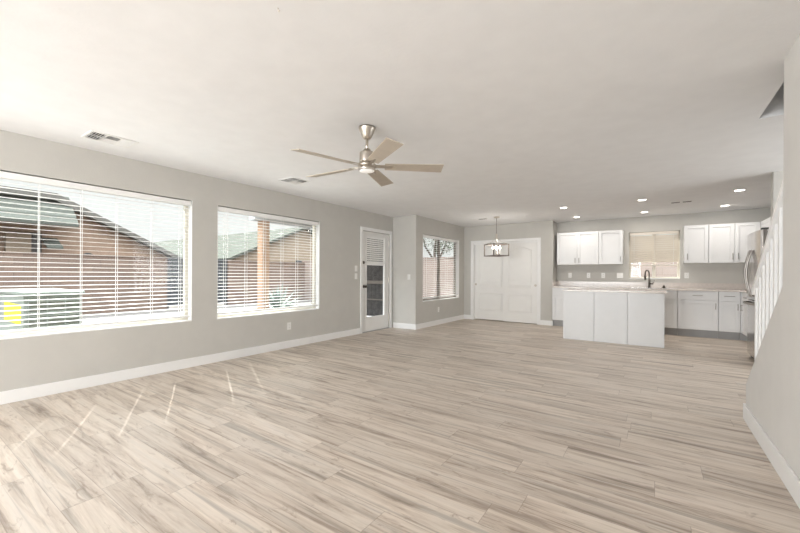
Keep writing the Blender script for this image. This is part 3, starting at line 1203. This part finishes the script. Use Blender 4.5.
cab('wall_cabinet', 'white two-door wall cabinet above the counter beside the fridge', 0.865, 1.578, UF, KW, uz0 + 0.006, uz1 + 0.006,
    [('door', 0.865, 1.228 - g, uz0 + 0.006, uz1 + 0.006, (1.205, 1.54, 'v', 0.12)),
     ('door', 1.240, 1.576, uz0 + 0.006, uz1 + 0.006, (1.283, 1.54, 'v', 0.12))], 'white kitchen wall cabinets')

BF = 9.0
bz0, bz1 = 0.145, 0.885


def base(label, x0, x1, doors, drawer=True, hd=None):
    fr = []
    n = len(doors)
    for i, (a, b_, side) in enumerate(doors):
        px = a + 0.035 if side == 'l' else b_ - 0.038
        fr.append(('door', a + g, b_ - g, bz0 + 0.004, 0.705, (px, 0.607, 'v', 0.115)))
    if drawer:
        fr.append(('drawer', x0 + g, x1 - g, 0.716, bz1, ((x0 + x1) / 2, 0.80, 'h', 0.15)))
    return cab('base_cabinet', label, x0, x1, BF, KW, bz0, bz1, fr, 'white kitchen base cabinets', toe=True)


base('white base cabinet in the left kitchen corner, behind the end of the island', -1.934, -1.30, [(-1.934, -1.30, 'r')])
base('white base cabinet under the left wall cabinets, behind the island', -1.296, -0.43, [(-1.296, -0.865, 'r'), (-0.861, -0.43, 'l')])
base('white base cabinet under the sink, its right door seen past the island', -0.426, 0.379, [(-0.426, -0.02, 'r'), (-0.02, 0.379, 'l')])
base('wide white base cabinet with one drawer, first right of the island', 0.383, 0.985, [(0.383, 0.985, 'r')])
base('narrow white base cabinet with one drawer beside the corner', 0.989, 1.292, [(0.989, 1.292, 'r')])

# corner run towards the fridge, fronts facing -x
t = thing('base_cabinet', 'white base cabinet turning the corner beside the fridge', 'cabinet', (1.61, 8.2, 0), 0, 'white kitchen base cabinets')
def add_c(nm, bm_, m, par=None, **kw):
    bmesh.ops.translate(bm_, verts=bm_.verts[:], vec=(-1.61, -8.2, 0))
    return obj(nm, bm_, m, par or t, **kw)
bm = BM()
box(bm, 1.325, KR - 0.001, 7.42, 9.0, bz0, bz1)
box(bm, 1.296, KR - 0.001, 9.0, KW - 0.001, bz0, bz1)
add_c('carcass', bm, M_cab)
bm = BM()
box(bm, 1.40, 1.42, 7.42, 9.08, 0, bz0)
box(bm, 1.296, 1.42, 9.08, 9.10, 0, bz0)
add_c('toe_kick', bm, M_toe)
for a, b_, px in ((7.43, 8.18, 8.14), (8.184, 8.93, 8.86)):
    bm = BM()
    r = 0.058
    box(bm, 1.304, 1.324, a, a + r, bz0, 0.705)
    box(bm, 1.304, 1.324, b_ - r, b_, bz0, 0.705)
    box(bm, 1.304, 1.324, a + r, b_ - r, bz0, bz0 + r)
    box(bm, 1.304, 1.324, a + r, b_ - r, 0.705 - r, 0.705)
    box(bm, 1.313, 1.324, a + r, b_ - r, bz0 + r, 0.705 - r)
    dd = add_c('door', bm, M_cab, bevel=0.0015)
    bm = BM()
    bar_pull(bm, (1.304, px, 0.607), True, 0.115, 'X')
    add_c('handle', bm, M_pull, dd)
    bm = BM()
    box(bm, 1.304, 1.324, a, b_, 0.716, bz1)
    dd = add_c('drawer', bm, M_cab, bevel=0.0015)
    bm = BM()
    bar_pull(bm, (1.304, (a + b_) / 2, 0.80), False, 0.15, 'X')
    add_c('handle', bm, M_pull, dd)

# over-fridge and corner wall cabinet on the right wall, fronts facing -x
t = thing('wall_cabinet', 'white wall cabinet on the right kitchen wall above the fridge', 'cabinet', (1.76, 7.8, 1.83), 0, 'white kitchen wall cabinets')
bm = BM()
box(bm, -0.158, 0.17, -1.40, 1.38, 0.0, 0.325)
obj('carcass', bm, M_cab, t)
for a, b_ in ((-1.40, -0.95), (-0.945, -0.47), (-0.465, 0.455), (0.46, 1.375)):
    bm = BM()
    r = 0.058
    xa, xb = -0.178, -0.158
    box(bm, xa, xb, a, a + r, 0, 0.325)
    box(bm, xa, xb, b_ - r, b_, 0, 0.325)
    box(bm, xa, xb, a + r, b_ - r, 0, r)
    box(bm, xa, xb, a + r, b_ - r, 0.325 - r, 0.325)
    box(bm, xa + 0.009, xb, a + r, b_ - r, r, 0.325 - r)
    dd = obj('door', bm, M_cab, t, bevel=0.0015)

# worktop along the kitchen wall, with backsplash and undermount sink
wt = thing('kitchen_worktop', 'pale quartz kitchen worktop along the window wall', 'worktop', (0, 9.2, bz1))
def add_w(nm, bm_, m, par=None, **kw):
    bmesh.ops.translate(bm_, verts=bm_.verts[:], vec=(0, -9.2, -bz1))
    return obj(nm, bm_, m, par or wt, **kw)
SX0, SX1, SY0, SY1 = -0.42, 0.235, 9.06, 9.36
CT0, CT1 = bz1, 0.918
bm = BM()
box(bm, -1.925, SX0, 8.97, KW - 0.001, CT0, CT1)
box(bm, SX1, 1.274, 8.97, KW - 0.001, CT0, CT1)
box(bm, SX0, SX1, 8.97, SY0, CT0, CT1)
box(bm, SX0, SX1, SY1, KW - 0.001, CT0, CT1)
box(bm, 1.274, KR - 0.001, 7.42, KW - 0.001, CT0, CT1)
add_w('slab', bm, M_quartz)
bm = BM()
box(bm, -1.92, KR - 0.021, KW - 0.02, KW - 0.001, CT1, 1.03)
box(bm, -1.939, -1.92, 9.03, KW - 0.02, CT1, 1.03)
box(bm, KR - 0.02, KR - 0.001, 7.42, KW - 0.001, CT1, 1.03)
add_w('backsplash', bm, M_quartz)
bm = BM()
for q in ((SX0, SX0 + 0.003, SY0, SY1), (SX1 - 0.003, SX1, SY0, SY1), (SX0, SX1, SY0, SY0 + 0.003), (SX0, SX1, SY1 - 0.003, SY1)):
    box(bm, *q, 0.89, 0.917)
add_w('sink_rim', bm, M_steel)

# faucet
fa = thing('kitchen_faucet', 'dark gooseneck pull-down faucet in front of the kitchen window', 'faucet', (-0.087, 9.40, CT1 + 0.001))
bm = BM()
lathe(bm, [(0.027, 0), (0.027, 0.012), (0.020, 0.018), (0.019, 0.16), (0.017, 0.165)], 20)
obj('body', bm, M_gun, fa, smooth=True)
bm = BM()
pts = [(0, 0, 0.16), (0, 0, 0.29)]
for i in range(0, 13):
    a = PI * i / 12
    pts.append((-0.062 * (1 - math.cos(a)) * 0.5 * 1.1, -0.10 * (1 - math.cos(a)) * 0.5, 0.29 + 0.075 * math.sin(a)))
pts.append((pts[-1][0], pts[-1][1], 0.255))
tube(bm, pts, 0.0125, 12)
obj('gooseneck', bm, M_gun, fa, smooth=True)
bm = BM()
p = pts[-1]
tube(bm, [(p[0], p[1], 0.262), (p[0], p[1], 0.245), (p[0], p[1], 0.17)], [0.014, 0.019, 0.017], 12)
obj('spray_head', bm, M_gun, fa, smooth=True)
bm = BM()
tube(bm, [(0.015, 0, 0.085), (0.07, 0, 0.085)], 0.016, 12)
tube(bm, [(0.066, 0, 0.085), (0.085, -0.01, 0.12), (0.09, -0.012, 0.165)], 0.006, 8)
obj('lever', bm, M_gun, fa, smooth=True)
ag = thing('air_gap_cap', 'small dark cap on the worktop right of the faucet', 'cap', (0.165, 9.405, CT1 + 0.001))
bm = BM()
lathe(bm, [(0.03, 0), (0.03, 0.006), (0.021, 0.014), (0.021, 0.045), (0.012, 0.055)], 18)
obj('cap', bm, M_gun, ag, smooth=True)

# ------------------------------------------------------------------ island
IX0, IX1, IY0, IY1 = -1.387, 0.141, 7.358, 7.96
isl = thing('kitchen_island', 'white island with three plain back panels', 'island', ((IX0 + IX1) / 2, (IY0 + IY1) / 2, 0))
def add_i(nm, bm_, m, **kw):
    bmesh.ops.translate(bm_, verts=bm_.verts[:], vec=(-(IX0 + IX1) / 2, -(IY0 + IY1) / 2, 0))
    return obj(nm, bm_, m, isl, **kw)
bm = BM()
box(bm, IX0 + 0.004, IX1 - 0.004, IY0 + 0.019, IY1, 0.0, 0.88)
add_i('carcass', bm, M_cab)
cuts = [IX0, -0.877, -0.369, IX1]
for i in range(3):
    bm = BM()
    box(bm, cuts[i] + (0.003 if i else 0), cuts[i + 1] - (0.003 if i < 2 else 0), IY0, IY0 + 0.018, 0.0, 0.88)
    add_i('back_panel', bm, M_cab, bevel=0.0015)
bm = BM()
box(bm, IX0 - 0.01, IX1 + 0.035, IY0 - 0.035, IY1 + 0.03, 0.88, 0.912)
o = obj('island_worktop', bm, M_quartz, None, bevel=0.003)
tag(o, 'pale quartz slab lying on the white island', 'worktop')

# ------------------------------------------------------------------ fridge (front faces -x)
FRX, FY0, FY1, FH = 1.105, 6.455, 7.375, 1.77
fr = thing('fridge', 'stainless french-door fridge with curved handles behind the stair railing', 'fridge', (1.5, (FY0 + FY1) / 2, 0))
fyc = (FY0 + FY1) / 2
def add_f(nm, bm_, m, par=None, **kw):
    bmesh.ops.translate(bm_, verts=bm_.verts[:], vec=(-1.5, -fyc, 0))
    return obj(nm, bm_, m, par or fr, **kw)
bm = BM()
box(bm, FRX + 0.075, 1.86, FY0 + 0.004, FY1 - 0.004, 0.03, FH - 0.02)
add_f('body', bm, M_fside, bevel=0.004)


def fdoor(ya, yb, z0, z1):
    bm_ = BM()
    N = 8
    poly = []
    for i in range(N + 1):
        u = i / N
        y = ya + (yb - ya) * u
        gy = (y - FY0) / (FY1 - FY0)
        poly.append((FRX + 0.028 - 0.028 * math.sin(PI * min(max(gy, 0), 1)) ** 0.5, y))
    poly += [(FRX + 0.07, yb), (FRX + 0.07, ya)]
    prism(bm_, poly, 'Z', z0, z1)
    return bm_


d1 = add_f('door', fdoor(FY0, fyc - 0.003, 0.85, FH), M_steel, bevel=0.004)
d2 = add_f('door', fdoor(fyc + 0.003, FY1, 0.85, FH), M_steel, bevel=0.004)
d3 = add_f('freezer_drawer', fdoor(FY0, FY1, 0.075, 0.84), M_steel, bevel=0.004)


def bow(ya, axis):
    bm_ = BM()
    pts_ = []
    for i in range(13):
        u = i / 12
        out = 0.025 + 0.05 * math.sin(PI * u)
        if axis == 'v':
            pts_.append((FRX + 0.012 - out, ya, 0.90 + 0.62 * u))
        else:
            pts_.append((FRX + 0.012 - out, FY0 + 0.10 + (FY1 - FY0 - 0.2) * u, ya))
    if axis == 'v':
        pts_ = [(FRX + 0.012, ya, 0.91)] + pts_ + [(FRX + 0.012, ya, 1.51)]
    else:
        pts_ = [(FRX + 0.02, FY0 + 0.11, ya)] + pts_ + [(FRX + 0.02, FY1 - 0.11, ya)]
    tube(bm_, pts_, 0.014, 10)
    return bm_


add_f('handle', bow(fyc - 0.055, 'v'), M_pull, d1, smooth=True)
add_f('handle', bow(fyc + 0.055, 'v'), M_pull, d2, smooth=True)
add_f('handle', bow(0.80, 'h'), M_pull, d3, smooth=True)
bm = BM()
box(bm, FRX + 0.02, FRX + 0.15, FY0 + 0.01, FY0 + 0.07, FH, FH + 0.022)
add_f('hinge_cover', bm, M_black, bevel=0.004)
bm = BM()
box(bm, FRX + 0.06, 1.84, FY0 + 0.03, FY1 - 0.03, 0.0, 0.075)
add_f('base_grille', bm, M_black)

# ------------------------------------------------------------------ outdoors, seen through the windows
GZ = -0.15
bm = BM()
box(bm, -60, LW - 0.15, -40, 60, GZ - 0.3, GZ)
box(bm, LW - 0.15, 30, KW + 0.3, 60, GZ - 0.3, GZ)
o = struct('ground_yard', bm, M_gravel, 'gravel yard outside the windows')
o['category'] = 'ground'
bm = BM()
box(bm, -8.3, LW - 0.16, 4.6, 12.0, GZ, GZ + 0.06)
o = struct('ground_patio', bm, M_slab, 'concrete patio outside the glazed door')
o['category'] = 'ground'


def cap_wall(name, axis, p0, p1, a0, a1, zt, m, mcap, label):
    t_ = thing(name, label, 'garden wall', ((p0 + p1) / 2 if axis == 'X' else (a0 + a1) / 2, (a0 + a1) / 2 if axis == 'X' else (p0 + p1) / 2, GZ))
    ox, oy, oz = t_.location
    bm_ = BM()
    (box(bm_, p0, p1, a0, a1, GZ, zt) if axis == 'X' else box(bm_, a0, a1, p0, p1, GZ, zt))
    bmesh.ops.translate(bm_, verts=bm_.verts[:], vec=(-ox, -oy, -oz))
    obj('block_courses', bm_, m, t_)
    bm_ = BM()
    (box(bm_, p0 - 0.02, p1 + 0.02, a0, a1, zt, zt + 0.05) if axis == 'X' else box(bm_, a0, a1, p0 - 0.02, p1 + 0.02, zt, zt + 0.05))
    bmesh.ops.translate(bm_, verts=bm_.verts[:], vec=(-ox, -oy, -oz))
    obj('wall_cap', bm_, mcap, t_)
    return t_


cap_wall('block_wall', 'X', -15.2, -15.0, -20, 6.42, 1.72, M_block, M_block, 'red-brown block wall seen through the nearest left window, left of the gate')
cap_wall('block_wall', 'X', -15.2, -15.0, 8.82, 13.0, 1.72, M_block, M_block, 'red-brown block wall right of the dark gate')
cap_wall('block_wall', 'Y', 13.0, 13.2, -15.2, 12.0, 1.82, M_block_n, M_block_n, 'pinkish block wall seen through the nook window')
gt = thing('garden_gate', 'dark blue-grey metal gate between two red-brown block walls', 'gate', (-15.1, 7.62, GZ))
bm = BM()
box(bm, -0.03, 0.03, -1.19, -1.11, 0, 1.95)
box(bm, -0.03, 0.03, 1.11, 1.19, 0, 1.95)
box(bm, -0.025, 0.025, -1.11, 1.11, 1.85, 1.93)
box(bm, -0.025, 0.025, -1.11, 1.11, 0.08, 0.16)
obj('gate_frame', bm, M_gate, gt)
bm = BM()
y = -1.10
while y < 1.05:
    box(bm, -0.012, 0.012, y, y + 0.11, 0.16, 1.85)
    y += 0.125
obj('boards', bm, M_gate, gt)

# neighbour's house A: long wall with sloping roof line
ha = thing('neighbor_house', 'tan stucco house with a sloping roof behind the nearest left window', 'house', (-21, 1, GZ))
def add_h(root):
    off = root.location
    def f_(nm, bm_, m, par=None):
        bmesh.ops.translate(bm_, verts=bm_.verts[:], vec=-Vector(off))
        return obj(nm, bm_, m, par or root)
    return f_
ah = add_h(ha)
PA = [(-9.0, 4.07), (3.95, 4.07), (8.55, 1.76)]
bm = BM()
prism(bm, [(-8.6, GZ), (7.8, GZ), (7.8, 1.98), (3.9, 3.93), (-8.6, 3.93)], 'X', -24, -18.3)
hw = ah('wall', bm, M_stucco)
bm = BM()
prism(bm, PA + [(8.55, 1.60), (3.9, 3.82), (-9.0, 3.82)], 'X', -24.4, -17.9)
ah('roof', bm, M_tile_a)
bm = BM()
prism(bm, [(-18.4, 4.06), (-17.2, 2.95), (-17.2, 2.83), (-18.4, 3.85)], 'Y', -9, 4.4)
ah('eave', bm, M_tile_b)
# arched window, and a flat dark strip down the wall
bm = BM()
ap = [(4.72, 1.25), (5.2, 1.25)] + [(4.96 + 0.24 * math.cos(PI * i / 10), 1.72 + 0.24 * math.sin(PI * i / 10)) for i in range(11)]
prism(bm, ap, 'X', -18.32, -18.25)
ah('arched_window', bm, M_gate, hw)
bm = BM()
box(bm, -18.31, -18.22, 3.32, 3.62, GZ, 2.6)
ah('dark_strip', bm, M_screen, hw)
bm = BM()
prism(bm, [(-18.3, 2.45), (-17.5, 2.1), (-17.5, 2.03), (-18.3, 2.38)], 'Y', 3.62, 4.05)
ah('awning', bm, M_tile_b, hw)
bm = BM()
box(bm, -18.3, -18.05, 2.70, 3.32, GZ, 2.55)
ah('pilaster', bm, M_stucco_b, hw)

# neighbour's house B: gable facing the yard, ridge running away
hb = thing('neighbor_house', 'cream gabled house with grey-green roof tiles behind the second left window', 'house', (-25, 16.5, GZ))
bh = add_h(hb)
bm = BM()
prism(bm, [(12.4, GZ), (22.6, GZ), (22.6, 2.15), (17.5, 4.34), (12.4, 2.2)], 'X', -49, -20.3)
bwl = bh('wall', bm, M_stucco_b)
bm = BM()
prism(bm, [(11.74, 2.06), (17.5, 4.5), (23.26, 2.06), (23.26, 1.9), (17.5, 4.34), (11.74, 1.9)], 'X', -50, -19.95)
bh('roof', bm, M_tile_b)
bm = BM()
box(bm, -20.3, -20.24, 16.8, 18.2, 0.9, 2.1)
bh('window', bm, M_gate, bwl)

# patio cover: post, beam, roof deck
pc = thing('patio_cover', 'patio cover with a peach stucco post and white beam outside the second left window', 'patio cover', (-7.6, 5.34, GZ + 0.06))
ph = add_h(pc)
bm = BM()
box(bm, -7.695, -7.505, 5.245, 5.435, GZ + 0.06, 2.41)
ph('post', bm, M_post)
bm = BM()
box(bm, -7.695, -7.505, 7.90, 8.09, GZ + 0.06, 2.41)
ph('post', bm, M_post)
bm = BM()
box(bm, -7.70, -7.50, 5.03, 8.2, 2.41, 2.60)
ph('beam', bm, M_beam)
bm = BM()
for k in range(7):
    yy = 5.10 + k * 0.47
    box(bm, -7.9, -5.03, yy, yy + 0.05, 2.60, 2.72)
ph('rafters', bm, M_post)
bm = BM()
box(bm, -8.0, -5.03, 5.0, 8.22, 2.72, 2.76)
ph('roof_deck', bm, M_post)

# dark timber screen at the end of the patio
ts = thing('timber_screen', 'dark timber screen seen through the glazed door', 'screen', (-6.9, 8.38, GZ + 0.06))
bm = BM()
x = -1.0
while x < 1.4:
    box(bm, x, x + 0.132, 0, 0.02, 0.05, 2.75)
    x += 0.14
obj('boards', bm, M_screen, ts)
for zz, hh in ((0.52, 0.03), (0.99, 0.09), (1.95, 0.09)):
    bm = BM()
    box(bm, -1.0, 1.51, -0.04, 0, zz, zz + hh)
    obj('rail', bm, M_taupe, ts)

# air conditioner
ac = thing('air_conditioner', 'pale green outdoor air conditioner with a yellow label outside the nearest left window', 'air conditioner', (-6.9, 1.365, GZ + 0.08))
bm = BM()
box(bm, -0.72, 0.72, -0.33, 0.33, -0.08, 0.0)
obj('pad', bm, M_slab, ac)
bm = BM()
box(bm, -0.69, 0.66, -0.285, 0.27, 0.0, 0.96)
obj('cabinet', bm, M_ac, ac, bevel=0.01)
bm = BM()
box(bm, -0.71, 0.70, -0.305, 0.29, 0.96, 1.01)
obj('top_cover', bm, M_ac, ac, bevel=0.012)
bm = BM()
box(bm, 0.66, 0.668, -0.25, 0.25, 0.10, 0.93)
cg = obj('coil', bm, M_acd, ac)
bm = BM()
z = 0.12
while z < 0.92:
    box(bm, 0.668, 0.680, -0.25, 0.25, z, z + 0.012)
    z += 0.045
for yy in (-0.25, -0.08, 0.09, 0.24):
    box(bm, 0.668, 0.684, yy, yy + 0.012, 0.10, 0.93)
obj('guard', bm, M_ac, cg)
bm = BM()
box(bm, -0.40, 0.55, -0.2875, -0.2850, 0.60, 0.85)
obj('label_sheet', bm, M_yel, ac)


# plants
def foliage(bm_, c, rad, n, size):
    for _ in range(n):
        while True:
            v = Vector((random.uniform(-1, 1), random.uniform(-1, 1), random.uniform(-1, 1)))
            if v.length < 1:
                break
        p = Vector(c) + Vector((v.x * rad[0], v.y * rad[1], v.z * rad[2]))
        d = Vector((random.uniform(-1, 1), random.uniform(-1, 1), random.uniform(-0.8, 0.4))).normalized()
        s = d.cross(Vector((0.3, 0.2, 1))).normalized()
        L_ = size * random.uniform(0.7, 1.3)
        w = L_ * 0.22
        q = [p, p + d * L_ * 0.5 + s * w, p + d * L_, p + d * L_ * 0.5 - s * w]
        bm_.faces.new([bm_.verts.new(x_) for x_ in q])


tr = thing('garden_tree', 'airy green tree beyond the pinkish block wall outside the nook window', 'tree', (-8.2, 14.6, GZ))
bm = BM()
tube(bm, [(0, 0, 0), (0.05, 0, 1.2), (0.0, 0.05, 2.4), (0.15, 0, 3.2)], [0.09, 0.075, 0.055, 0.03], 10)
tube(bm, [(0.03, 0.02, 1.6), (0.45, 0.1, 2.5), (0.7, 0.1, 3.1)], [0.05, 0.035, 0.02], 8)
tube(bm, [(0.03, 0.02, 1.9), (-0.4, -0.1, 2.6), (-0.6, -0.1, 3.2)], [0.05, 0.035, 0.02], 8)
obj('trunk', bm, M_bark, tr)
bm = BM()
foliage(bm, (0.1, 0, 3.1), (0.95, 0.8, 0.8), 700, 0.14)
foliage(bm, (0.6, 0.1, 2.6), (0.5, 0.4, 0.4), 160, 0.14)
obj('foliage', bm, M_leaf, tr)
ag = thing('agave_plant', 'pale green agave in the yard right of the peach post', 'plant', (-11.0, 8.35, GZ))
bm = BM()
for k in range(46):
    a = random.uniform(0, 2 * PI)
    el = random.uniform(0.15, 1.45)
    L_ = random.uniform(0.8, 1.15)
    d = Vector((math.cos(a) * math.cos(el), math.sin(a) * math.cos(el), math.sin(el)))
    s = Vector((-math.sin(a), math.cos(a), 0))
    n_ = d.cross(s).normalized()
    P = [Vector((0, 0, 0.02)), d * L_ * 0.45 + s * 0.06, d * L_ + Vector((0, 0, -0.05)), d * L_ * 0.45 - s * 0.06]
    top = [bm.verts.new(p_ + n_ * 0.008) for p_ in P]
    bot = [bm.verts.new(p_ - n_ * 0.008) for p_ in P]
    bm.faces.new(top)
    bm.faces.new(bot[::-1])
    for i in range(4):
        bm.faces.new((top[i], bot[i], bot[(i + 1) % 4], top[(i + 1) % 4]))
obj('leaves', bm, M_agave, ag)
